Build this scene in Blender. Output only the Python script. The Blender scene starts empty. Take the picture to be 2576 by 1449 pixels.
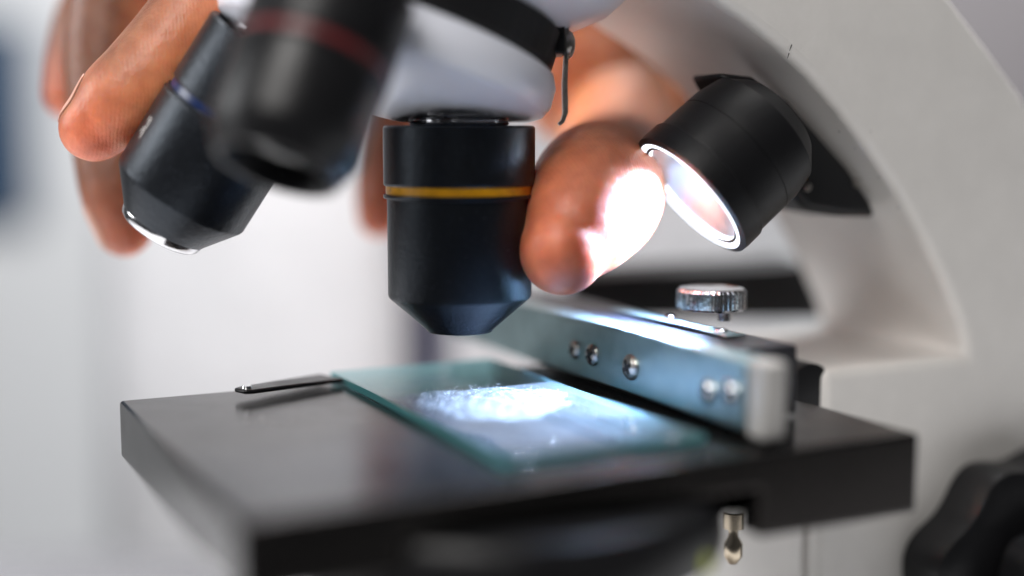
import bpy, bmesh, math, random
import numpy as np
from mathutils import Vector, Matrix

random.seed(7)
S = 0.012                      # one modelling unit is 1.2 cm; meshes are written in metres
sc = bpy.context.scene
COL = sc.collection

# ------------------------------------------------------------------ camera frame
F = 3285.0
YAW = math.radians(26.23)
PITCH = math.atan(374.5 / F)
CAM = Vector((-7.02, -15.82, 3.40))
cy, sy = math.cos(YAW), math.sin(YAW)
RIGHT = Vector((cy, -sy, 0)); FWD = Vector((sy, cy, 0)); UP = Vector((0, 0, 1))
CF = FWD * math.cos(PITCH) - UP * math.sin(PITCH)
CU = FWD * math.sin(PITCH) + UP * math.cos(PITCH)

def ray(u, v):
    return CF + RIGHT * ((u - 1288) / F) - CU * ((v - 724.5) / F)
def at(u, v, d):
    r = ray(u, v); return CAM + r * (d / r.dot(FWD))
def ony(u, v, y):
    r = ray(u, v); return CAM + r * ((y - CAM.y) / r.y)
def onx(u, v, x):
    r = ray(u, v); return CAM + r * ((x - CAM.x) / r.x)
def onz(u, v, z):
    r = ray(u, v); return CAM + r * ((z - CAM.z) / r.z)
def view(x, d, z):             # a direction given as right / away / up
    return (RIGHT * x + FWD * d + UP * z).normalized()

# ------------------------------------------------------------------ materials
def mat(name, color, rough=0.5, metal=0.0, spec=0.5, bump=None, speck=None, vary=None, sss=None, coat=0.0, trans=0.0, rvary=None):
    m = bpy.data.materials.new(name); m.use_nodes = True
    nt = m.node_tree; N = nt.nodes; L = nt.links
    b = N['Principled BSDF']
    b.inputs['Base Color'].default_value = (*color, 1)
    b.inputs['Roughness'].default_value = rough
    b.inputs['Metallic'].default_value = metal
    b.inputs['Specular IOR Level'].default_value = spec
    b.inputs['Coat Weight'].default_value = coat
    if name == 'sparkle black paint': b.inputs['Specular Tint'].default_value = (.72, .84, 1, 1)
    b.inputs['Coat Roughness'].default_value = 0.15
    b.inputs['Transmission Weight'].default_value = trans
    tc = N.new('ShaderNodeTexCoord')
    def noise(scale, detail=3, rough_=0.5, stretch=None):
        n = N.new('ShaderNodeTexNoise'); n.inputs['Scale'].default_value = scale / S
        n.inputs['Detail'].default_value = detail; n.inputs['Roughness'].default_value = rough_
        if stretch:
            mp = N.new('ShaderNodeMapping'); mp.inputs['Scale'].default_value = stretch
            L.new(tc.outputs['Object'], mp.inputs[0]); L.new(mp.outputs[0], n.inputs['Vector'])
        else:
            L.new(tc.outputs['Object'], n.inputs['Vector'])
        return n
    def ramp(src, a, b_, ca, cb):
        r = N.new('ShaderNodeValToRGB'); r.color_ramp.elements[0].position = a; r.color_ramp.elements[1].position = b_
        r.color_ramp.elements[0].color = ca; r.color_ramp.elements[1].color = cb
        L.new(src, r.inputs[0]); return r
    colsock = None
    if vary:                                   # scale, dark factor, light factor
        n = noise(vary[0], 5, 0.6)
        c0 = tuple(c * vary[1] for c in color) + (1,); c1 = tuple(min(1, c * vary[2]) for c in color) + (1,)
        r = ramp(n.outputs['Fac'], 0.3, 0.7, c0, c1); colsock = r.outputs[0]
    if speck:                                  # scale, threshold, colour
        n = noise(speck[0], 2)
        r = ramp(n.outputs['Fac'], speck[1], speck[1] + 0.03, (0, 0, 0, 1), (1, 1, 1, 1))
        mx = N.new('ShaderNodeMix'); mx.data_type = 'RGBA'
        L.new(r.outputs[0], mx.inputs['Factor'])
        if colsock: L.new(colsock, mx.inputs['A'])
        else: mx.inputs['A'].default_value = (*color, 1)
        mx.inputs['B'].default_value = (*speck[2], 1)
        colsock = mx.outputs['Result']
    if colsock: L.new(colsock, b.inputs['Base Color'])
    if rvary:
        n = noise(rvary[0], 4, 0.6, rvary[3] if len(rvary) > 3 else None)
        r = ramp(n.outputs['Fac'], 0.3, 0.7, (rvary[1],) * 3 + (1,), (rvary[2],) * 3 + (1,))
        L.new(r.outputs[0], b.inputs['Roughness'])
    if bump:                                   # list of (scale, distance, stretch)
        prev = None
        for bp in bump:
            n = noise(bp[0], 3, 0.6, bp[2] if len(bp) > 2 else None)
            k = N.new('ShaderNodeBump'); k.inputs['Distance'].default_value = bp[1] * S; k.inputs['Strength'].default_value = 1.0
            L.new(n.outputs['Fac'], k.inputs['Height'])
            if prev: L.new(prev.outputs[0], k.inputs['Normal'])
            prev = k
        L.new(prev.outputs[0], b.inputs['Normal'])
    if sss:
        b.inputs['Subsurface Weight'].default_value = sss[0]
        b.inputs['Subsurface Radius'].default_value = sss[1]
        b.inputs['Subsurface Scale'].default_value = sss[2] * S
    return m

M = {}
M['white'] = mat('powder coat white', (0.72, 0.70, 0.675), 0.42, bump=[(9, .006), (30, .004)], vary=(1.2, .95, 1.03), speck=(14, .80, (.22, .18, .16)))
M['shell'] = mat('nosepiece white', (0.78, 0.80, 0.88), 0.32, bump=[(20, .003)], coat=.2)
M['black'] = mat('sparkle black paint', (0.006, 0.0065, 0.008), 0.33, spec=.40, bump=[(13, .007), (34, .0045)], speck=(55, .69, (.09, .10, .13)))
M['bsmooth'] = mat('satin black', (0.007, 0.007, 0.008), 0.33, spec=.3, bump=[(30, .003)], rvary=(2, .28, .42))
M['bmatt'] = mat('matt black', (0.006, 0.006, 0.007), 0.5, spec=.3, bump=[(18, .004)])
M['stage'] = mat('stage black', (0.008, 0.0078, 0.0078), 0.2, spec=.30, bump=[(60, .0008)], rvary=(1.3, .15, .23), speck=(16, .735, (.10, .095, .09)), vary=(2.5, .9, 1.1))
M['metal'] = mat('brushed aluminium', (0.35, 0.47, 0.49), 0.32, 1.0, bump=[(12, .003, (1, .12, 1)), (40, .002)], rvary=(6, .28, .45), vary=(3, .86, 1.05))
M['chrome'] = mat('bright metal', (0.74, 0.74, 0.76), 0.16, 1.0, bump=[(14, .003)])
M['steel'] = mat('worn steel', (0.42, 0.39, 0.36), 0.28, 1.0, vary=(5, .6, 1.2), bump=[(20, .008)])
M['brass'] = mat('nickel brass', (0.55, 0.47, 0.36), 0.25, 1.0, vary=(4, .7, 1.1))
M['yellow'] = mat('yellow ring', (0.78, 0.36, 0.006), 0.35, vary=(9, .75, 1.08), speck=(12, .70, (.12, .05, .01)))
M['blue'] = mat('blue ring', (0.004, 0.016, 0.075), 0.3)
M['red'] = mat('red ring', (0.14, 0.018, 0.02), 0.35)
M['mark'] = mat('white marking', (0.8, 0.8, 0.78), 0.5)
M['scratch'] = mat('bare scratch', (0.35, 0.34, 0.33), 0.4, 0.6)
M['nail'] = mat('nail', (0.58, 0.30, 0.22), 0.38)
M['coat'] = mat('white cotton', (0.72, 0.72, 0.74), 0.9, bump=[(.6, .12)], vary=(.15, .93, 1.04))
M['shirt'] = mat('navy cloth', (0.03, 0.03, 0.11), 0.9)
M['wall'] = mat('pale wall', (0.66, 0.665, 0.67), 0.9, vary=(.03, .96, 1.03))
M['mauve'] = mat('mauve partition', (0.20, 0.185, 0.19), 0.8, vary=(.05, .94, 1.05))
M['cabinet'] = mat('deep blue paint', (0.004, 0.035, 0.085), 0.6, vary=(.1, .9, 1.1))
M['table'] = mat('white laminate', (0.74, 0.74, 0.75), 0.45, vary=(.1, .96, 1.02))
M['tray'] = mat('dark mat', (0.16, 0.16, 0.17), 0.7, vary=(.4, .9, 1.1))
M['tick'] = mat('lime paint', (0.35, 0.40, 0.02), 0.5)

def glass_mat():
    m = bpy.data.materials.new('slide glass'); m.use_nodes = True
    nt = m.node_tree; N = nt.nodes; L = nt.links
    N.remove(N['Principled BSDF'])
    out = N['Material Output']
    tr = N.new('ShaderNodeBsdfTransparent'); tr.inputs[0].default_value = (.88, .95, .95, 1)
    gl = N.new('ShaderNodeBsdfGlossy'); gl.inputs['Roughness'].default_value = .06
    fr = N.new('ShaderNodeFresnel'); fr.inputs[0].default_value = 1.5
    mx = N.new('ShaderNodeMixShader')
    L.new(fr.outputs[0], mx.inputs[0]); L.new(tr.outputs[0], mx.inputs[1]); L.new(gl.outputs[0], mx.inputs[2])
    L.new(mx.outputs[0], out.inputs[0]); return m
def film_mat(name, density, noise_scale, col, thr=(.3, .7)):
    m = bpy.data.materials.new(name); m.use_nodes = True
    nt = m.node_tree; N = nt.nodes; L = nt.links
    b = N['Principled BSDF']; b.inputs['Base Color'].default_value = (*col, 1); b.inputs['Roughness'].default_value = .3
    tc = N.new('ShaderNodeTexCoord'); n = N.new('ShaderNodeTexNoise'); n.inputs['Scale'].default_value = noise_scale / S
    n.inputs['Detail'].default_value = 6
    L.new(tc.outputs['Object'], n.inputs['Vector'])
    r = N.new('ShaderNodeMapRange'); r.inputs[1].default_value = thr[0]; r.inputs[2].default_value = thr[1]
    r.inputs[3].default_value = density[0]; r.inputs[4].default_value = density[1]
    L.new(n.outputs['Fac'], r.inputs[0]); L.new(r.outputs[0], b.inputs['Alpha'])
    return m
M['glass'] = glass_mat()
M['film'] = film_mat('dried smear haze', (.012, .034), 1.1, (.82, .88, .95))
M['smear'] = film_mat('specimen smear', (.03, .36), 10, (.58, .63, .68), (.41, .66))
def edge_mat():
    m = bpy.data.materials.new('glass edge'); m.use_nodes = True
    nt = m.node_tree; N = nt.nodes; L = nt.links
    b = N['Principled BSDF']; b.inputs['Base Color'].default_value = (.12, .42, .44, 1); b.inputs['Roughness'].default_value = .15
    t = N.new('ShaderNodeBsdfTranslucent'); t.inputs[0].default_value = (.45, .85, .92, 1)
    mx = N.new('ShaderNodeMixShader'); mx.inputs[0].default_value = .6
    L.new(b.outputs[0], mx.inputs[1]); L.new(t.outputs[0], mx.inputs[2]); L.new(mx.outputs[0], N['Material Output'].inputs[0]); return m
M['edge'] = edge_mat()
M['drop'] = mat('droplet', (0.85, 0.9, 0.95), 0.08, trans=.5)

def emit_mat(name, col, strength):
    m = bpy.data.materials.new(name); m.use_nodes = True
    b = m.node_tree.nodes['Principled BSDF']
    b.inputs['Base Color'].default_value = (.8, .85, .9, 1)
    b.inputs['Emission Color'].default_value = (*col, 1); b.inputs['Emission Strength'].default_value = strength
    b.inputs['Roughness'].default_value = .15
    return m
M['led'] = emit_mat('lit diode', (.88, .94, 1), 30)
M['reflector'] = mat('reflector', (.78, .84, .92), .33, .75, bump=[(3, .02)])
M['lens'] = glass_mat(); M['lens'].name = 'lamp lens'

# ------------------------------------------------------------------ mesh helpers
def link(name, bm, material, parent=None, smooth=40, bevel=0, mats=None, seg=3):
    me = bpy.data.meshes.new(name)
    bmesh.ops.recalc_face_normals(bm, faces=bm.faces[:])
    for v in bm.verts: v.co *= S
    bm.to_mesh(me); bm.free()
    for m in (mats or [material]): me.materials.append(m)
    if smooth:
        for p in me.polygons: p.use_smooth = True
        me.set_sharp_from_angle(angle=math.radians(smooth))
    o = bpy.data.objects.new(name, me); COL.objects.link(o)
    if parent: o.parent = parent
    if bevel:
        b = o.modifiers.new('bevel', 'BEVEL'); b.width = bevel * S; b.segments = seg; b.limit_method = 'ANGLE'
        b.angle_limit = math.radians(35); b.harden_normals = False
    return o
def tag(o, label, cat, group=None, kind=None):
    o['label'] = label
    if cat: o['category'] = cat
    if group: o['group'] = group
    if kind: o['kind'] = kind
    return o
def frame(axis, up=Vector((0, 0, 1))):
    z = axis.normalized()
    x = up.cross(z)
    if x.length < 1e-3: x = Vector((1, 0, 0)).cross(z)
    x.normalize(); y = z.cross(x)
    return Matrix((x, y, z)).transposed().to_4x4()
def lathe(bm, profile, origin, axis, seg=96, lobes=None, closed=True):
    """profile: (distance along axis, radius); lobes: f(angle, i) -> radius factor"""
    Mx = Matrix.Translation(origin) @ frame(axis)
    rings = []
    for i, (s, r) in enumerate(profile):
        if r < 1e-5:
            rings.append([bm.verts.new(Mx @ Vector((0, 0, s)))]); continue
        ring = []
        for k in range(seg):
            a = 2 * math.pi * k / seg
            rr = r * (lobes(a, i) if lobes else 1)
            ring.append(bm.verts.new(Mx @ Vector((rr * math.cos(a), rr * math.sin(a), s))))
        rings.append(ring)
    for a, b in zip(rings, rings[1:]):
        if len(a) == 1 and len(b) == 1: continue
        for k in range(seg):
            k2 = (k + 1) % seg
            if len(a) == 1: bm.faces.new((a[0], b[k], b[k2]))
            elif len(b) == 1: bm.faces.new((a[k], a[k2], b[0]))
            else: bm.faces.new((a[k], a[k2], b[k2], b[k]))
    if closed:
        for ring in (rings[0], rings[-1]):
            if len(ring) > 1: bm.faces.new(ring)
    return bm
def box(bm, x0, x1, y0, y1, z0, z1, Mx=None):
    vs = [Vector((x, y, z)) for x in (x0, x1) for y in (y0, y1) for z in (z0, z1)]
    if Mx: vs = [Mx @ v for v in vs]
    v = [bm.verts.new(c) for c in vs]
    for f in ((0, 1, 3, 2), (4, 6, 7, 5), (0, 4, 5, 1), (2, 3, 7, 6), (0, 2, 6, 4), (1, 5, 7, 3)):
        bm.faces.new([v[i] for i in f])
    return bm
def prism(bm, poly, y0, y1):   # poly: list of (x, z)
    a = [bm.verts.new((x, y0, z)) for x, z in poly]; b = [bm.verts.new((x, y1, z)) for x, z in poly]
    n = len(poly)
    bm.faces.new(a); bm.faces.new(b[::-1])
    for i in range(n): bm.faces.new((a[i], b[i], b[(i + 1) % n], a[(i + 1) % n]))
    return bm
def catmull(pts, n):
    P = [np.array(p, float) for p in pts]
    P = [2 * P[0] - P[1]] + P + [2 * P[-1] - P[-2]]
    out = []
    for i in range(1, len(P) - 2):
        for k in range(n):
            t = k / n
            a, b, c, d = P[i - 1:i + 3]
            out.append(.5 * (2 * b + (c - a) * t + (2 * a - 5 * b + 4 * c - d) * t * t + (3 * b - a - 3 * c + d) * t ** 3))
    out.append(P[-2]); return out
def NB(): return bmesh.new()

# ================================================================== MICROSCOPE
scope = bpy.data.objects.new('microscope', None); COL.objects.link(scope)
scope.location = (0, 0, 0)
tag(scope, 'white compound microscope with black stage, black objectives and a lit side lamp', 'microscope')
ZT = -8.5                                                    # table level
O = Vector((0, 0, 0))

# ---- arm and column
ridge_px = [(2432, 893), (2430, 862), (2418, 815), (2399, 770), (2367, 690), (2316, 586), (2265, 490), (2189, 378), (2112, 275),
            (2036, 190), (1960, 118), (1883, 58), (1800, 2), (1700, -56), (1560, -120), (1400, -170)]
inner = [ony(u, v, -1.7) for u, v in ridge_px]
outer_px = [(1400, -700), (1800, -560), (2080, -370), (2270, -170), (2400, 0), (2487, 115), (2576, 240), (2660, 380), (2730, 560), (2780, 800), (2800, 1100)]
outer = [ony(u, v, -1.7) for u, v in outer_px]
LEDGE_Z = .22; COL_X = 4.76
xo = outer[-1].x
poly = [(COL_X, LEDGE_Z)] + [(p.x, p.z) for p in inner] + [(p.x, p.z) for p in outer] + [(xo, -7.2), (COL_X, -7.2)]
poly[1] = (inner[0].x, LEDGE_Z)
bm = NB(); prism(bm, poly, -1.7, 1.7)
arm = link('arm', bm, M['white'], scope, smooth=42, bevel=.24, seg=6)
bm = NB(); box(bm, COL_X - .10, COL_X - .002, -1.42, 1.42, -7.2, LEDGE_Z - .5)
link('column_panel', bm, M['white'], scope, bevel=.03)
bm = NB(); box(bm, -4.5, xo + .4, -3.4, 3.4, ZT, -7.2)
link('base', bm, M['white'], scope, bevel=.3)

# ---- stage
SX0, SX1, SY0, SY1 = -4.2, 3.82, -4.55, 1.55
bm = NB(); box(bm, SX0, SX1, SY0, SY1, -.95, 0)
stage = link('stage', bm, M['stage'], None, smooth=0)
cutters = []
for c in ((SX0 + .35, SX1 + 1, SY0 + .38, SY1 - .36, -2, -.36), (-2.6, 1.56, SY0 - 1, SY0 + 1, -2, -.40), (SX0 - 1, -2.59, SY0 - 1, SY1 + 1, -2, -.76)):
    bm = NB(); box(bm, *c); k_ = link('cutter', bm, M['stage'], None, smooth=0); cutters.append(k_)
    bo = stage.modifiers.new('b', 'BOOLEAN'); bo.object = k_; bo.operation = 'DIFFERENCE'; bo.solver = 'EXACT'
sm_ = bpy.data.meshes.new_from_object(stage.evaluated_get(bpy.context.evaluated_depsgraph_get()))
stage.modifiers.clear(); stage.data = sm_; stage.parent = scope
for k_ in cutters: bpy.data.objects.remove(k_, do_unlink=True)
for p in stage.data.polygons: p.use_smooth = True
stage.data.set_sharp_from_angle(angle=math.radians(40))
b_ = stage.modifiers.new('bevel', 'BEVEL'); b_.width = .05 * S; b_.segments = 3; b_.limit_method = 'ANGLE'; b_.angle_limit = math.radians(35)
bm = NB()
rnd = random.Random(3)
def scr(u0, v0, u1, v1, w=.006, wob=3):
    pts = []
    n = 7
    for k in range(n):
        t = k / (n - 1)
        pts.append(onz(u0 + (u1 - u0) * t, v0 + (v1 - v0) * t + rnd.uniform(-wob, wob) * (0 < k < n - 1), .0015))
    for a, b in zip(pts, pts[1:]):
        d = (b - a); nrm = Vector((-d.y, d.x, 0)).normalized() * w
        bm.faces.new([bm.verts.new(c) for c in (a - nrm, b - nrm * .8, b + nrm * .8, a + nrm)])
for k in range(26):
    u = rnd.uniform(530, 900); v = 1062 + (u - 530) * .004 + rnd.gauss(0, 4); l = rnd.choice([8, 12, 20, 40])
    scr(u, v, u + l, v + rnd.uniform(-5, 3), rnd.uniform(.002, .005), 1.2)
scr(700, 1071, 800, 1064, .005, .6); scr(620, 1057, 660, 1063, .005, 1); scr(655, 1046, 662, 1060, .006, 1)
link('scratch_marks', bm, M['scratch'], stage, smooth=0)

# ---- disc diaphragm hanging under the stage
bm = NB()
DC = Vector((-.75, -2.75, 0))
lathe(bm, [(-1.22, 0), (-1.22, 2.38), (-1.12, 2.52), (-.98, 2.55), (-.60, 2.52), (-.47, 2.44), (-.45, 2.2), (-.45, 0)], DC, Vector((0, 0, 1)))
disc = link('diaphragm_disc', bm, M['bsmooth'], scope)
a_ = onz(1465, 1362, -.99)
a_ = DC + (Vector((a_.x, a_.y, 0)) - DC).normalized() * 2.55 + Vector((0, 0, -1.0))
bm = NB(); lathe(bm, [(-.02, .0), (-.02, .11), (.02, .10), (.03, 0)], a_, (a_ - DC - Vector((0, 0, -1.03))), 24)
link('index_dot', bm, M['tick'], disc)
bm = NB()
pz = at(1846, 1262, 17.2)
lathe(bm, [(.5, .12), (-.13, .13)], pz, Vector((0, 0, 1)), 32)
pin = link('limit_pin', bm, M['white'], scope)
bm = NB(); lathe(bm, [(-.14, .12), (-.15, .15), (-.36, .15), (-.37, .07), (-.48, .07), (-.58, .13), (-.75, .13), (-.86, .06), (-.88, 0)], pz, Vector((0, 0, 1)), 32)
link('pin_tip', bm, M['brass'], pin)

# ---- nosepiece (turret)
T = view(-math.sin(math.radians(17.7)), -.10, -math.cos(math.radians(17.7)))
TC = at(967, 155, 17.3)
bm = NB()
lathe(bm, [(.70, 0), (.69, .25), (.66, .5), (.12, 2.10), (.05, 2.20), (-.08, 2.26), (-.32, 2.25), (-.46, 2.18), (-.50, 2.0)], TC, T)
nose = link('nosepiece', bm, M['shell'], scope, smooth=30)
bm = NB()
lathe(bm, [(-.49, 1.8), (-.50, 2.06), (-.56, 2.12), (-.98, 2.12), (-1.04, 2.05), (-1.05, 1.75)], TC, T, 288,
      lobes=lambda a, i: 1 - (.0025 if 1 < i < 4 and math.cos(a * 72) > 0 else 0))
link('grip_ring', bm, M['bmatt'], nose, smooth=25)
bm = NB()
lathe(bm, [(-1.0, 1.7), (-1.06, 2.10), (-1.2, 2.28), (-1.5, 2.62), (-1.9, 2.85), (-2.5, 2.95), (-4.2, 2.95), (-4.3, 0)], TC, T)
link('head', bm, M['shell'], scope, smooth=40)
# click-stop bracket: block, leaf spring, screw
bm = NB(); bp = at(1392, 105, 17.35)
Mb = Matrix.Translation(bp) @ Matrix((RIGHT, FWD, UP)).transposed().to_4x4()
box(bm, -.17, .14, -.35, .35, -.18, .18, Mb)
br = link('spring_bracket', bm, M['bsmooth'], nose, bevel=.03)
bm = NB()
sp = [(.142, .17), (.19, .17), (.195, -.15), (.18, -.55), (.19, -.92), (.14, -1.05), (.09, -1.09), (.06, -1.06), (.10, -1.02), (.125, -.93), (.115, -.55), (.14, -.16)]
a = [bm.verts.new(Mb @ Vector((x, -.2, z))) for x, z in sp]; b = [bm.verts.new(Mb @ Vector((x, .2, z))) for x, z in sp]
bm.faces.new(a); bm.faces.new(b[::-1])
for i in range(len(sp)): bm.faces.new((a[i], b[i], b[(i + 1) % len(sp)], a[(i + 1) % len(sp)]))
link('leaf_spring', bm, M['steel'], br, smooth=60)
bm = NB(); lathe(bm, [(0, .19), (.03, .19), (.08, .15), (.11, .07), (.115, 0)], Mb @ Vector((.17, -.05, -.04)), RIGHT, 32)
link('screw', bm, M['steel'], br)

# ---- objectives
def objective(ring_c, axis, P, label, body_mat='black'):
    """axis points to the front lens; P profile numbers"""
    r = P
    bm = NB()
    # upper body
    lathe(bm, [(-r['up'], r['neck']), (-r['up'], r['R'] - .02), (-r['up'] + .025, r['R']), (-.085, r['R']), (-.06, r['R'] - .015), (-.06, r['R'] - .05)], ring_c, axis, 128)
    # lip + lower body + cone
    lathe(bm, [(.052, r['R'] - .05), (.052, r['R']), (.085, r['R'] + .003), (.10, r['R'] - .004), (.115, r['r']), (r['low'] - .02, r['r']), (r['low'] + .02, r['r'] - .015),
               (r['tip'] - .03, r['rt'] + .02), (r['tip'], r['rt']), (r['tip'], r['rt'] - .06), (r['tip'] - .22, r['rt'] - .12)], ring_c, axis, 128)
    body = link('objective', bm, M[body_mat], scope, smooth=22)
    body['label'] = label
    bm = NB(); lathe(bm, [(-.064, r['R'] - .06), (-.062, r['R'] - .03), (.050, r['R'] - .03), (.054, r['R'] - .06)], ring_c, axis, 96)
    link('colour_ring', bm, r['ring'], body)
    bm = NB(); n = 16
    pr = [(-r['up'] - .001 - .035 * k, r['neck'] + (.0 if k % 2 else -.03)) for k in range(r.get('nk', 6))]
    lathe(bm, pr, ring_c, axis, 64); link('mounting_thread', bm, M['chrome'], body, smooth=20)
    bm = NB(); lathe(bm, [(r['tip'] - .20, r['rt'] - .13), (r['tip'] - .17, .12), (r['tip'] - .16, 0)], ring_c, axis, 48)
    link('front_lens', bm, M['lens'], body)
    return body
zA = at(1158, 478, 17.3)
A = objective(Vector((0, 0, zA.z)), Vector((0, 0, -1)),
              dict(up=.84, R=1.0, r=.955, low=1.40, tip=1.88, rt=.43, neck=.66, ring=M['yellow'], nk=9), 'upright objective with a yellow ring')
axB = view(-.555, .06, -.83)
B = objective(at(584, 289, 17.25), axB, dict(up=1.02, R=.90, r=.925, low=1.27, tip=1.78, rt=.56, neck=.7, ring=M['blue'], nk=8), 'tilted objective with a blue ring')
bm = NB(); tip = at(584, 289, 17.25) + axB * 1.78
lathe(bm, [(-.10, .585), (-.02, .585), (.05, .565), (.09, .52), (.10, .40), (.02, .36)], tip, axB, 96)
link('lens_rim', bm, M['chrome'], B)
axR = view(-.25, -.39, -.87)
R_ = objective(at(786, 160, 14.5), axR, dict(up=.95, R=.875, r=.86, low=.98, tip=1.30, rt=.68, neck=.7, ring=M['red'], nk=8), 'foremost objective with a red ring', 'bsmooth')
# white X printed on the blue-ringed objective
bm = NB()
Fb = Matrix.Translation(at(584, 289, 17.25)) @ frame(axB)
Fi = Fb.inverted()
def surf(u, v):
    """pixel -> point on the lower barrel"""
    r = ray(u, v); o = Fi @ CAM; d = (Fi.to_3x3() @ r)
    a = d.x ** 2 + d.y ** 2; b2 = o.x * d.x + o.y * d.y; c = o.x ** 2 + o.y ** 2 - .929 ** 2
    disc_ = b2 * b2 - a * c
    t = (-b2 - math.sqrt(max(disc_, 0))) / a
    p = o + d * t; return math.atan2(p.y, p.x), p.z
def stroke(p0, p1, w=.014):
    n = 8; ring = []
    (a0, z0), (a1, z1) = surf(*p0), surf(*p1)
    for k in range(n + 1):
        t = k / n; a = a0 + (a1 - a0) * t; z = z0 + (z1 - z0) * t
        da = (z1 - z0); dz = -(a1 - a0) * .929; L_ = math.hypot(da, dz)
        oa, oz = da / L_ * w / .929, dz / L_ * w
        ring.append([bm.verts.new(Fb @ Vector((.931 * math.cos(a + s * oa), .931 * math.sin(a + s * oa), z + s * oz))) for s in (-1, 1)])
    for p, q in zip(ring, ring[1:]): bm.faces.new((p[0], q[0], q[1], p[1]))
stroke((382, 297), (351, 346), .008); stroke((379, 292), (371, 306), .006); stroke((353, 331), (364, 318), .006)
link('printed_mark', bm, M['mark'], B, smooth=0)

bm = NB()
for (a, b_) in (((1992, 112), (1986, 128)), ((1985, 133), (1981, 147)), ((2110, 330), (2112, 333)), ((2150, 372), (2152, 376)), ((2210, 445), (2213, 447)), ((2260, 520), (2262, 524)), ((2190, 330), (2191, 333))):
    p = ony(*a, -1.7025); q = ony(*b_, -1.7025); d = (q - p).normalized(); n_ = Vector((-d.z, 0, d.x)) * .008
    bm.faces.new([bm.verts.new(c) for c in (p - n_, q - n_ * .5, q + n_ * .5, p + n_)])
link('scuff_marks', bm, M['bmatt'], arm, smooth=0)

# ---- lamp on the arm
lc = ony(1738, 492, -1.2)
axL = (Vector((-.1, -.70, .1)) - lc).normalized()
bm = NB()
lathe(bm, [(.0, .80), (.03, .93), (.0, 1.0), (-.08, 1.01), (-.30, 1.005), (-.31, .985), (-.33, .975), (-.80, .968), (-.803, .960), (-.815, .960), (-.818, .968), (-1.02, .965), (-1.34, .90), (-1.58, .68), (-1.66, .4), (-1.67, 0)], lc, axL, 128, closed=False)
lamp = link('lamp', bm, mat('lamp black', (.006, .006, .007), .45, spec=.22, bump=[(30, .003)]), scope, smooth=28)
bm = NB(); lathe(bm, [(.025, .93), (-.02, .86), (-.10, .78), (-.45, .42), (-.6, .30), (-.6, 0)], lc, axL, 96, closed=False)
link('reflector', bm, M['reflector'], lamp)
bm = NB(); lathe(bm, [(.028, .935), (.03, .86), (-.03, .80), (-.06, .79)], lc, axL, 96, closed=False)
link('lens_rim', bm, emit_mat('glowing lens rim', (.8, .9, 1), 1.7), lamp)
bm = NB(); lathe(bm, [(-.50, 0), (-.50, .26), (-.58, .28)], lc, axL, 48, closed=False)
link('bulb', bm, M['led'], lamp)
# curved black bracket following the inside of the arm
bm = NB()
bk_px = [(1815, 182), (1900, 192), (1990, 255), (2070, 345), (2140, 425), (2195, 505), (2212, 548), (2120, 545), (2030, 530), (1990, 480), (1960, 400), (1900, 330)]
bp_ = [ony(u, v, -1.2) for u, v in bk_px]
prism(bm, [(p.x, p.z) for p in bp_], -1.2, -.35)
brk = link('lamp_bracket', bm, M['bmatt'], scope, smooth=35, bevel=.12, seg=4)
for u, v in ((2030, 470), (2155, 460)):
    bm = NB(); lathe(bm, [(0, .07), (.03, .06), (.04, 0)], ony(u, v, -1.202), Vector((0, -1, 0)), 24)
    link('screw', bm, M['steel'], brk)

# ---- mechanical slide holder on the stage
BX = 1.72
bm = NB(); box(bm, BX, BX + .40, -4.0, 4.2, .12, .93)
hold = link('slide_holder', bm, M['metal'], scope, bevel=.03)
bm = NB(); box(bm, BX + .02, BX + .34, -4.35, -4.002, .06, .95)
link('end_block', bm, mat('light end block', (.42, .41, .40), .4, bump=[(10, .006)]), hold, bevel=.06, seg=5)
bm = NB(); box(bm, BX + .402, BX + 1.38, -3.2, 3.2, .04, .90)
link('guide_block', bm, mat('guide black', (.014, .014, .02), .32, bump=[(24, .012)], speck=(26, .68, (.25, .28, .4))), hold, bevel=.04)
def screw(p, axis, r, parent, m='chrome', cross=True):
    bm = NB(); lathe(bm, [(0, r), (.14 * r, r), (.30 * r, .86 * r), (.40 * r, .5 * r), (.42 * r, 0)], p, axis, 32)
    o = link('screw', bm, M[m], parent)
    if cross:
        bm = NB(); Mx = Matrix.Translation(p) @ frame(axis)
        for a in (.5, .5 + math.pi / 2):
            box(bm, -.6 * r, .6 * r, -.15 * r, .15 * r, .30 * r + (.002 if a > 1 else 0), .45 * r + (.002 if a > 1 else 0), Mx @ Matrix.Rotation(a, 4, 'Z'))
        link('slot', bm, M['bmatt'], o, smooth=0)
    return o
for (u, v, r) in ((1588, 924, .17), (1491, 893, .15), (1446, 880, .13), (1782, 985, .15), (1838, 988, .15)):
    screw(onx(u, v, BX - .002), Vector((-1, 0, 0)), r, hold, 'steel' if u < 1700 else 'chrome')
bm = NB()
pt = onz(1815, 838, .936)
box(bm, pt.x - .14, pt.x + .16, pt.y - .3, pt.y + 2.6, .931, .955)
link('top_plate', bm, M['metal'], hold, bevel=.01)
screw(pt + Vector((0, 0, .02)), Vector((0, 0, 1)), .09, hold, 'steel' if u < 1700 else 'chrome')
screw(onz(1686, 798, .956), Vector((0, 0, 1)), .085, hold, 'chrome')
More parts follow.
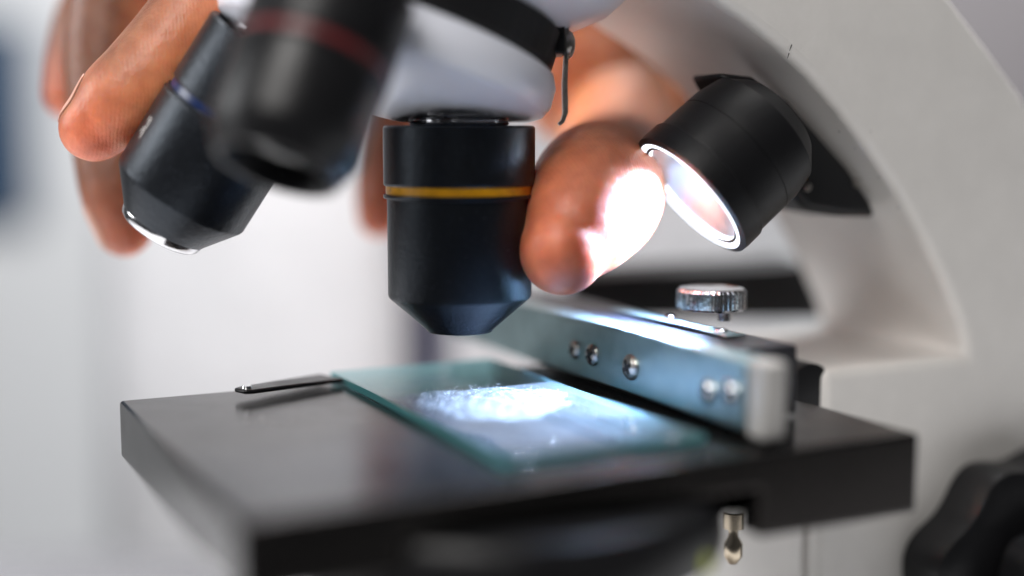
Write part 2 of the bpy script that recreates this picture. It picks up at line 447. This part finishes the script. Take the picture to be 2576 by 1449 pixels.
# knurled knob on its stem
kp = at(1790, 752, 17.9)
bm = NB(); lathe(bm, [(-.15, .30), (-.145, .44), (-.11, .48), (.11, .48), (.15, .44), (.16, .40), (.145, .36), (.155, .30), (.16, 0)], kp, Vector((0, 0, 1)), 240,
                 lobes=lambda a, i: 1 - (.035 if 1 < i < 4 and math.cos(a * 40) > .1 else 0))
kn = link('clamp_knob', bm, M['chrome'], hold, smooth=25)
bm = NB(); q = Vector((kp.x + .16, kp.y, 0)); lathe(bm, [(.90, .10), (kp.z - .14, .10)], Vector((kp.x + .17, kp.y - .08, 0)), Vector((0, 0, 1)), 24)
link('stem', bm, M['chrome'], kn)
# black spring finger lying left of the slide
bm = NB()
f0 = onz(602, 990, .09); f2 = onz(838, 957, .05)
d_ = (f2 - f0); L_ = d_.length; d_ /= L_; n_ = Vector((-d_.y, d_.x, 0)).normalized()
prev = None; N_ = 14
for k in range(N_ + 1):
    t = k / N_; c = f0 + d_ * (L_ * t) + n_ * (.03 * math.sin(t * 2.2))
    w_ = .17 + .10 * t - (.05 if k == 0 else 0)
    q_ = [bm.verts.new(c + n_ * sx * w_ + Vector((0, 0, sz))) for sx, sz in ((-1, 0), (1, 0), (1, .06), (-1, .06))]
    if prev:
        for e in range(4): bm.faces.new((prev[e], prev[(e + 1) % 4], q_[(e + 1) % 4], q_[e]))
    else: bm.faces.new(q_)
    prev = q_
bm.faces.new(prev)
clip = link('clip_finger', bm, M['bsmooth'], hold, bevel=.03)
bm = NB(); lathe(bm, [(0, .07), (.03, .06), (.04, 0)], f0 + d_ * .12 + Vector((0, 0, .062)), Vector((0, 0, 1)), 24)
link('rivet', bm, M['chrome'], clip)

hp = ony(2042, 1000, -1.62)
bm = NB(); lathe(bm, [(0, .30), (.03, .36), (3.2, .36), (3.23, .30)], Vector((hp.x, -1.62, -.06)), Vector((0, 1, 0)), 64)
link('stage_hinge', bm, M['bmatt'], scope)

# ---- black focus block behind the stage, and focus knobs on the column
bm = NB()
p0, p1, p2, p3 = (at(u, v, 22.5) for u, v in ((1440, 700), (2035, 668), (2072, 800), (1440, 800)))
vs = [bm.verts.new(p) for p in (p0, p1, p2, p3)]; vb = [bm.verts.new(p + FWD * 2.2) for p in (p0, p1, p2, p3)]
bm.faces.new(vs); bm.faces.new(vb[::-1])
for i in range(4): bm.faces.new((vs[i], vb[i], vb[(i + 1) % 4], vs[(i + 1) % 4]))
link('stage_bracket', bm, M['bmatt'], scope, bevel=.06)
kc = ony(2515, 1475, -1.7)
def lob(n, d): return lambda a, i: 1 + d * (math.cos(a * n + .7)) * (1 if 0 < i else 1)
bm = NB()
lathe(bm, [(0, .6), (.01, 2.0), (.1, 2.14), (.55, 2.18), (.8, 2.12), (.88, 1.9), (.90, 0)], Vector((kc.x, -1.702, kc.z)), Vector((0, -1, 0)), 192, lobes=lob(9, .045))
fk = link('coarse_focus_knob', bm, M['bsmooth'], scope, smooth=35)
bm = NB()
lathe(bm, [(.9, .9), (.91, 1.25), (1.0, 1.36), (1.5, 1.36), (1.6, 1.25), (1.62, 0)], Vector((kc.x, -1.702, kc.z)), Vector((0, -1, 0)), 192, lobes=lob(8, .05))
link('fine_focus_knob', bm, M['bsmooth'], scope, smooth=35)

# ================================================================== GLASS SLIDE
bm = NB()
GX0, GX1, GY0, GY1, GZ0, GZ1 = -1.22, 1.30, -3.86, 1.80, .012, .105
box(bm, GX0, GX1, GY0, GY1, GZ0, GZ1)
bmesh.ops.recalc_face_normals(bm, faces=bm.faces[:])
for f in bm.faces:
    f.normal_update(); f.material_index = 0 if abs(f.normal.z) > .5 else 1
slide = link('glass_slide', bm, None, None, smooth=0, mats=[M['glass'], M['edge']])
tag(slide, 'clear glass slide with bright wet specimen lying on the black stage', 'slide')
bm = NB()
nx, ny = 40, 80
box(bm, GX0 + .03, GX1 - .03, GY0 + .03, GY1 - 2.1, GZ1 + .002, GZ1 + .004)
link('haze_film', bm, M['film'], slide, smooth=0)
bm = NB()
sc0 = onz(1245, 1012, GZ1)
pts = []
for k in range(72):
    a = 2 * math.pi * k / 72
    rr = 1 + .10 * math.sin(3 * a + 1) + .06 * math.sin(7 * a) + rnd.uniform(-.04, .04)
    pts.append(Vector((sc0.x + .95 * rr * math.cos(a) , sc0.y + .98 * rr * math.sin(a), GZ1 + .007)))
cv = bm.verts.new((sc0.x, sc0.y, GZ1 + .012)); vs = [bm.verts.new(p) for p in pts]
for k in range(72): bm.faces.new((cv, vs[k], vs[(k + 1) % 72]))
spec = link('specimen', bm, M['smear'], slide)
bm = NB()
for k in range(800):
    a = rnd.uniform(0, 2 * math.pi); q = rnd.random() ** .6 * 1.25
    p = Vector((sc0.x + .95 * q * math.cos(a), sc0.y + .98 * q * math.sin(a), GZ1 + .004))
    if not (GX0 + .04 < p.x < GX1 - .04): continue
    r = rnd.choice([.004, .006, .008, .010, .014]) * (1 if q < 1 else .7)
    bmesh.ops.create_icosphere(bm, subdivisions=1, radius=r, matrix=Matrix.Translation(p) @ Matrix.Diagonal((1, 1, .45, 1)))
dr = link('droplets', bm, M['drop'], slide, smooth=180); dr['kind'] = 'stuff'
bm = NB()
for (u, v, r) in ((1320, 1160, .03), (1690, 1105, .03), (1560, 1150, .02), (1400, 1120, .018)):
    bmesh.ops.create_icosphere(bm, subdivisions=3, radius=r, matrix=Matrix.Translation(onz(u, v, GZ1 + .004)) @ Matrix.Diagonal((1, 1, .7, 1)))
link('glint_beads', bm, M['chrome'], slide, smooth=180)  # mirror beads added to stand in for bright reflected glints on the glass

# ================================================================== PERSON (hand, coat)
person = bpy.data.objects.new('person', None); COL.objects.link(person)
pw = at(1000, 900, 46); person.location = Vector((pw.x, pw.y, -70)) * S
tag(person, 'person in white coat turning the objective turret with thumb and fingers', 'person')
def pchild(o):
    o.parent = person; o.matrix_parent_inverse = Matrix.Translation(-person.location); return o

SAMP = []       # (centre, dorsal, tipness)
CHAINS = {}
def limb(bm, key, pts, dorsal, flat=.9, n=10, tip=True, seg=28, tl=1.6):
    """pts: (u, v, depth, radius); tapered tube with rounded end, flattened along the dorsal direction"""
    ctr = catmull([(*at(u, v, d), r) for u, v, d, r in pts], n)
    C = [Vector(c[:3]) for c in ctr]; Rr = [c[3] for c in ctr]
    rings = []; info = []
    m = len(C)
    for i in range(m):
        t = (C[min(i + 1, m - 1)] - C[max(i - 1, 0)]).normalized()
        dn = (dorsal - t * dorsal.dot(t)).normalized(); sd = t.cross(dn)
        info.append((C[i], t, dn, sd, Rr[i]))
    # cap at the start (finger tip): hemisphere built from extra rings
    caps = []
    c0, t0, d0, s0, r0 = info[0]
    for k in range(7, 0, -1):
        a = k / 7 * math.pi / 2
        caps.append((c0 - t0 * math.sin(a) * r0 * .98, t0, d0, s0, max(r0 * math.cos(a), .02)))
    c1, t1, d1, s1, r1 = info[-1]
    ends = [(c1 + t1 * math.sin(k / 5 * math.pi / 2) * r1, t1, d1, s1, max(r1 * math.cos(k / 5 * math.pi / 2), .02)) for k in range(1, 6)]
    for (c, t, dn, sd, r) in caps + info + ends:
        ring = []
        for k in range(seg):
            a = 2 * math.pi * k / seg
            ring.append(bm.verts.new(c + sd * (math.cos(a) * r) + dn * (math.sin(a) * r * flat)))
        rings.append(ring)
    for a, b in zip(rings, rings[1:]):
        for k in range(seg): bm.faces.new((a[k], a[(k + 1) % seg], b[(k + 1) % seg], b[k]))
    bm.faces.new(rings[0]); bm.faces.new(rings[-1])
    for i, (c, t, dn, sd, r) in enumerate(info): SAMP.append((c, dn, max(0, 1 - i / (n * tl)) if tip else 0, t))
    CHAINS[key] = (caps, info, flat)

bm = NB()
Di = view(-.72, .15, .68)       # back of the index finger looks up-left
limb(bm, 'index', [(240, 318, 17.55, .50), (300, 264, 17.6, .64), (375, 198, 17.7, .69), (470, 85, 17.9, .70), (570, -60, 18.3, .70), (720, -230, 19.4, .75), (900, -350, 21.3, .85)], Di, .93)
Dm = view(-.45, -.85, .2)
limb(bm, 'middle', [(312, 575, 19.6, .44), (296, 500, 19.6, .54), (282, 400, 19.7, .58), (265, 200, 19.9, .62), (272, 60, 20.0, .66), (330, -110, 20.2, .70), (560, -290, 21.2, .76), (900, -360, 23, .9)], Dm, .93)
limb(bm, 'ring', [(172, 235, 21.6, .42), (195, 150, 21.8, .52), (235, 30, 22, .58), (350, -140, 22.5, .64), (600, -280, 23.3, .72), (930, -340, 24.5, .88)], Dm, .93)
limb(bm, 'pinky', [(952, 545, 22.6, .38), (958, 470, 22.7, .46), (975, 330, 23, .50), (1010, 150, 23.4, .52), (1030, -40, 24.2, .58), (1060, -230, 25.4, .75)], view(-.3, -.8, .4), .93)
Dt = view(.85, .35, .36)       # thumb nail side looks right, at the lamp
limb(bm, 'thumb', [(1416, 628, 16.85, .61), (1440, 584, 17.1, .78), (1468, 536, 17.45, .90), (1496, 494, 17.9, .96), (1516, 468, 18.5, .95), (1530, 445, 19.8, .90), (1550, 330, 22.5, 1.1), (1540, 120, 24.8, 1.4), (1400, -170, 27.5, 1.5)], Dt, .94, tl=6)
limb(bm, 'palm', [(1475, 190, 23.4, 1.35), (1460, 60, 24, 1.5), (1420, -120, 25.5, 1.6)], Dt, .9, tip=False)
limb(bm, 'palm', [(1650, 262, 23.6, .85), (1610, 130, 24, 1.2), (1480, -60, 25.5, 1.4)], Dt, .9, tip=False)
for (u, v, d) in ((900, -350, 21.3), (900, -360, 23), (930, -340, 24.5), (1060, -230, 25.4)):
    limb(bm, 'palm', [(u, v, d, .88), ((u + 1380) / 2, (v - 190) / 2, (d + 28) / 2, 1.25), (1380, -190, 28, 1.5)], view(0, .2, 1), .95, tip=False)
limb(bm, 'palm', [(1540, -20, 23.5, 1.2), (1250, -150, 23.5, 1.3), (950, -280, 23.5, 1.0)], view(0, .2, 1), .9, tip=False)
limb(bm, 'forearm', [(1380, -190, 28, 1.55), (1330, -200, 32, 1.75), (1300, -180, 38, 2.3), (1290, -150, 42, 2.6)], view(0, .2, 1), .85, tip=False)
raw = link('hand_source', bm, None, None, smooth=0, mats=[M['nail']])
md = raw.modifiers.new('r', 'REMESH'); md.mode = 'VOXEL'; md.voxel_size = .05 * S; md.use_smooth_shade = True
sm = raw.modifiers.new('s', 'SMOOTH'); sm.factor = .5; sm.iterations = 14
dg = bpy.context.evaluated_depsgraph_get()
hm = bpy.data.meshes.new_from_object(raw.evaluated_get(dg)); hm.name = 'hand'
bpy.data.objects.remove(raw, do_unlink=True)
nv = len(hm.vertices)
co = np.empty(nv * 3); hm.vertices.foreach_get('co', co); co = co.reshape(-1, 3) / S
sC = np.array([s[0][:] for s in SAMP]); sD = np.array([s[1][:] for s in SAMP]); sT = np.array([s[2] for s in SAMP])
idx = np.empty(nv, int)
for a in range(0, nv, 20000):
    d2 = ((co[a:a + 20000, None, :] - sC[None]) ** 2).sum(2); idx[a:a + 20000] = d2.argmin(1)
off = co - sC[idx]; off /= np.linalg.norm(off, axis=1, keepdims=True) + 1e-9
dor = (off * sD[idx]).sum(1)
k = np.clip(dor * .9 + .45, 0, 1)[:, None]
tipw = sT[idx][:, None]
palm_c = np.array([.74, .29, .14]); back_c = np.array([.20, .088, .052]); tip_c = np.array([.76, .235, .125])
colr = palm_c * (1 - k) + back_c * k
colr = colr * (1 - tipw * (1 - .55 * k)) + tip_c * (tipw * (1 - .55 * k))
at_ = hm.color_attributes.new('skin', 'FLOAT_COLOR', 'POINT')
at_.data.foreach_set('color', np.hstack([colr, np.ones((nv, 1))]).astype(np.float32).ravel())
ski = mat('skin', (.5, .25, .15), .42, sss=(.85, (1.0, .28, .11), .5), bump=[(7, .010), (24, .006), (2.2, .02)])
N = ski.node_tree.nodes; L = ski.node_tree.links
b = N['Principled BSDF']
ca = N.new('ShaderNodeVertexColor'); ca.layer_name = 'skin'
nz = N.new('ShaderNodeTexNoise'); nz.inputs['Scale'].default_value = 3.5 / S; nz.inputs['Detail'].default_value = 5
tcn = N.new('ShaderNodeTexCoord'); L.new(tcn.outputs['Object'], nz.inputs['Vector'])
rp = N.new('ShaderNodeValToRGB'); rp.color_ramp.elements[0].position = .3; rp.color_ramp.elements[1].position = .7
rp.color_ramp.elements[0].color = (.82, .72, .68, 1); rp.color_ramp.elements[1].color = (1.12, 1.12, 1.1, 1)
L.new(nz.outputs['Fac'], rp.inputs[0])
mx = N.new('ShaderNodeMix'); mx.data_type = 'RGBA'; mx.blend_type = 'MULTIPLY'; mx.inputs['Factor'].default_value = 1
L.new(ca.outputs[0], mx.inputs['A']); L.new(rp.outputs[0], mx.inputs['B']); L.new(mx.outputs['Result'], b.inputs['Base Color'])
wv = N.new('ShaderNodeTexWave'); wv.inputs['Scale'].default_value = 6.5 / S; wv.inputs['Distortion'].default_value = 14; wv.inputs['Detail'].default_value = 2; wv.inputs['Detail Scale'].default_value = .12
L.new(tcn.outputs['Object'], wv.inputs['Vector'])
kb = N.new('ShaderNodeBump'); kb.inputs['Distance'].default_value = .0013 * S; kb.inputs['Strength'].default_value = 1
old = b.inputs['Normal'].links[0].from_socket
L.new(wv.outputs['Fac'], kb.inputs['Height']); L.new(old, kb.inputs['Normal']); L.new(kb.outputs[0], b.inputs['Normal'])
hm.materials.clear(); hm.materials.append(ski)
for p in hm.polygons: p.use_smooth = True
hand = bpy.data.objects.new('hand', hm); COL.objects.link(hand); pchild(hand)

def nail(key, i0, i1, spread, shift=0.0, lift=1.015):
    caps, info, flat = CHAINS[key]
    seq = caps + info
    rows = []
    bm = NB(); n = 14
    for j in range(i0, i1 + 1):
        c, t, dn, sd, r = seq[j]
        w = spread * (1 - .25 * ((j - i0) / (i1 - i0)) ** 3) * (1 - .55 * max(0, 1 - (j - i0) / 2.0) ** 2)
        row = []
        for q in range(n + 1):
            a = math.pi / 2 + shift + w * (2 * q / n - 1)
            row.append(bm.verts.new(c + sd * (math.cos(a) * r * lift) + dn * (math.sin(a) * r * flat * lift)))
        rows.append(row)
    for a, b_ in zip(rows, rows[1:]):
        for q in range(n): bm.faces.new((a[q], a[q + 1], b_[q + 1], b_[q]))
    o = link('fingernail', bm, M['nail'], None, smooth=80)
    w_ = o.modifiers.new('w', 'SHRINKWRAP'); w_.target = hand; w_.wrap_method = 'NEAREST_SURFACEPOINT'; w_.wrap_mode = 'ABOVE_SURFACE'; w_.offset = .005 * S
    s = o.modifiers.new('t', 'SOLIDIFY'); s.thickness = .010 * S; s.offset = 1
    return o
hands = [nail('index', 4, 16, .8, lift=.965), nail('middle', 4, 16, .7, shift=.9, lift=.965)]
for o in hands:
    o.parent = hand; o.matrix_parent_inverse = hand.matrix_world.inverted()

# coat: open shell around the torso, sleeve, shirt behind the opening
tc_ = at(1120, 700, 48)
def torso(bm, rx, ry, a0, a1, z0, z1, n=60, nz_=14, fold=0):
    rows = []
    for j in range(nz_ + 1):
        z = z0 + (z1 - z0) * j / nz_
        row = []
        for k_ in range(n + 1):
            a = a0 + (a1 - a0) * k_ / n
            f = 1 + fold * math.sin(a * 9 + z * .13) + fold * .7 * math.sin(a * 17 - z * .2)
            p = Vector((tc_.x, tc_.y, 0)) + RIGHT * (rx * f * math.cos(a)) + FWD * (ry * f * math.sin(a))
            row.append(bm.verts.new(p + UP * z))
        rows.append(row)
    for a, b_ in zip(rows, rows[1:]):
        for k_ in range(n): bm.faces.new((a[k_], a[k_ + 1], b_[k_ + 1], b_[k_]))
g = -math.pi / 2
bm = NB(); torso(bm, 12.5, 9, g + .045, g + 2 * math.pi - .055, -30, 22, fold=.014)
ct = link('lab_coat', bm, M['coat'], None, smooth=180); pchild(ct)
s = ct.modifiers.new('t', 'SOLIDIFY'); s.thickness = .25 * S
bm = NB(); torso(bm, 11.2, 7.9, 0, 2 * math.pi, -30, 22)
sh = link('shirt', bm, M['shirt'], None, smooth=180); pchild(sh)
bm = NB()
limb(bm, 'sleeve', [(1300, -185, 35, 3.0), (1290, -170, 39, 3.3), (1150, -100, 44, 3.8), (900, -60, 48, 4.4)], view(0, .2, 1), .95, tip=False)
sl = link('sleeve', bm, M['coat'], None, smooth=180); pchild(sl)

bm = NB()
for x_ in (-5, 5):
    lathe(bm, [(0, 3.2), (20, 3.8), (44, 4.8)], Vector((tc_.x, tc_.y, -70)) + RIGHT * x_, Vector((0, 0, 1)), 48)
tr_ = link('trousers', bm, M['shirt'], None); pchild(tr_)

# ================================================================== SETTING
def setting(name, bm, m):
    o = link(name, bm, m, None, smooth=0); o['kind'] = 'structure'; return o
bm = NB()
Mv = Matrix.Translation(Vector((CAM.x, CAM.y, 0))) @ Matrix((RIGHT, FWD, UP)).transposed().to_4x4()
box(bm, -70, 70, 2, 37, ZT - 2, ZT, Mv)
tb = link('table', bm, M['table'], None, bevel=.2); 
for x_, d_ in ((-66, 4), (66, 4), (-66, 34), (66, 34)):
    bm = NB(); box(bm, x_ - 1.5, x_ + 1.5, d_ - 1, d_ + 2, -70, ZT - 2.002, Mv); link('leg', bm, M['table'], tb, bevel=.1)
tag(tb, 'white laboratory table under the microscope', 'table')
bm = NB(); box(bm, -20, -6.5, 31.5, 36, ZT + .001, ZT + .35, Mv)
o = link('desk_mat', bm, M['tray'], None, bevel=.08); tag(o, 'dark grey flat mat far out of focus at the lower left corner', 'mat')
bm = NB(); box(bm, -160, 160, 130, 132, -70, 140, Mv); setting('wall', bm, M['wall'])
bm = NB(); box(bm, -160, 160, -60, 130, -72, -70, Mv); setting('floor', bm, M['wall'])
bm = NB(); box(bm, 27, 60, 92, 94, -70, 90, Mv)
o = link('partition', bm, M['mauve'], None, bevel=.3); tag(o, 'mauve grey partition out of focus behind the microscope arm', 'partition')
bm = NB(); box(bm, -75, -47.2, 128.8, 129.9, -5, 15, Mv)
o = link('blue_panel', bm, M['cabinet'], None, bevel=.3); tag(o, 'deep blue panel on the pale wall, blurred at the left edge', 'panel')

# ================================================================== LIGHT
def area(name, loc, target, size, power, color=(1, 1, 1), sy_=None):
    l = bpy.data.lights.new(name, 'AREA'); l.energy = power; l.color = color; l.size = size * S
    if sy_: l.shape = 'RECTANGLE'; l.size_y = sy_ * S
    o = bpy.data.objects.new(name, l); COL.objects.link(o)
    o.location = loc * S
    o.rotation_euler = ((target - loc) * 1).to_track_quat('-Z', 'Y').to_euler()
    return o
w = bpy.data.worlds.new('World'); sc.world = w; w.use_nodes = True
bg = w.node_tree.nodes['Background']; bg.inputs[0].default_value = (.86, .88, .92, 1); bg.inputs[1].default_value = .05
VP = lambda x, d, z: CAM + RIGHT * x + FWD * d + UP * z
area('arm_fill_light', VP(-9, -4, 17), Vector((0, 0, 1)), 13, 0.95, (1, .97, .94))  # soft fill added above left of the camera to brighten the arm
area('side_window_light', VP(-34, 14, 10), Vector((1, 0, 1)), 14, .8, (.98, .99, 1))
area('wall_fill_light', VP(0, 45, 75), VP(-12, 130, -14), 60, 30, (.97, .98, 1))  # unseen fill added overhead to brighten the background wall
area('coat_fill_light', VP(2, 24, 40), VP(-4, 46, -4), 30, 2.5, (1, .97, .94))  # unseen fill added to lift the palm and the coat front
sp = bpy.data.lights.new('lamp_beam', 'SPOT'); sp.energy = 3.3; sp.color = (.46, .65, 1.0); sp.spot_size = math.radians(93); sp.spot_blend = .45
sp.shadow_soft_size = .5 * S
so = bpy.data.objects.new('lamp_beam', sp); COL.objects.link(so)
so.location = (lc + axL * .06) * S; so.rotation_euler = axL.to_track_quat('-Z', 'Y').to_euler()

# ================================================================== CAMERA
cd = bpy.data.cameras.new('camera'); cam = bpy.data.objects.new('camera', cd); COL.objects.link(cam)
cam.location = CAM * S
cam.rotation_euler = (math.pi / 2 - PITCH, 0, -YAW)
M['stage'].node_tree.nodes['Principled BSDF'].inputs['Specular Tint'].default_value = (1, .88, .83, 1)
cd.sensor_width = 36; cd.lens = F / 2576 * 36
cd.clip_start = .005; cd.clip_end = 50
cd.dof.use_dof = True; cd.dof.focus_distance = 17.25 * S; cd.dof.aperture_fstop = 3.0
sc.camera = cam
sc.view_settings.view_transform = 'Standard'; sc.view_settings.look = 'None'
sc.view_settings.exposure = 0; sc.view_settings.gamma = 1; sc.view_settings.use_curve_mapping = False
sc.cycles.use_denoising = True
try: sc.cycles.denoiser = 'OPENIMAGEDENOISE'
except Exception: pass
sc.cycles.max_bounces = 10; sc.cycles.transparent_max_bounces = 12
sc.cycles.sample_clamp_indirect = 8
sc.cycles.caustics_reflective = False; sc.cycles.caustics_refractive = False
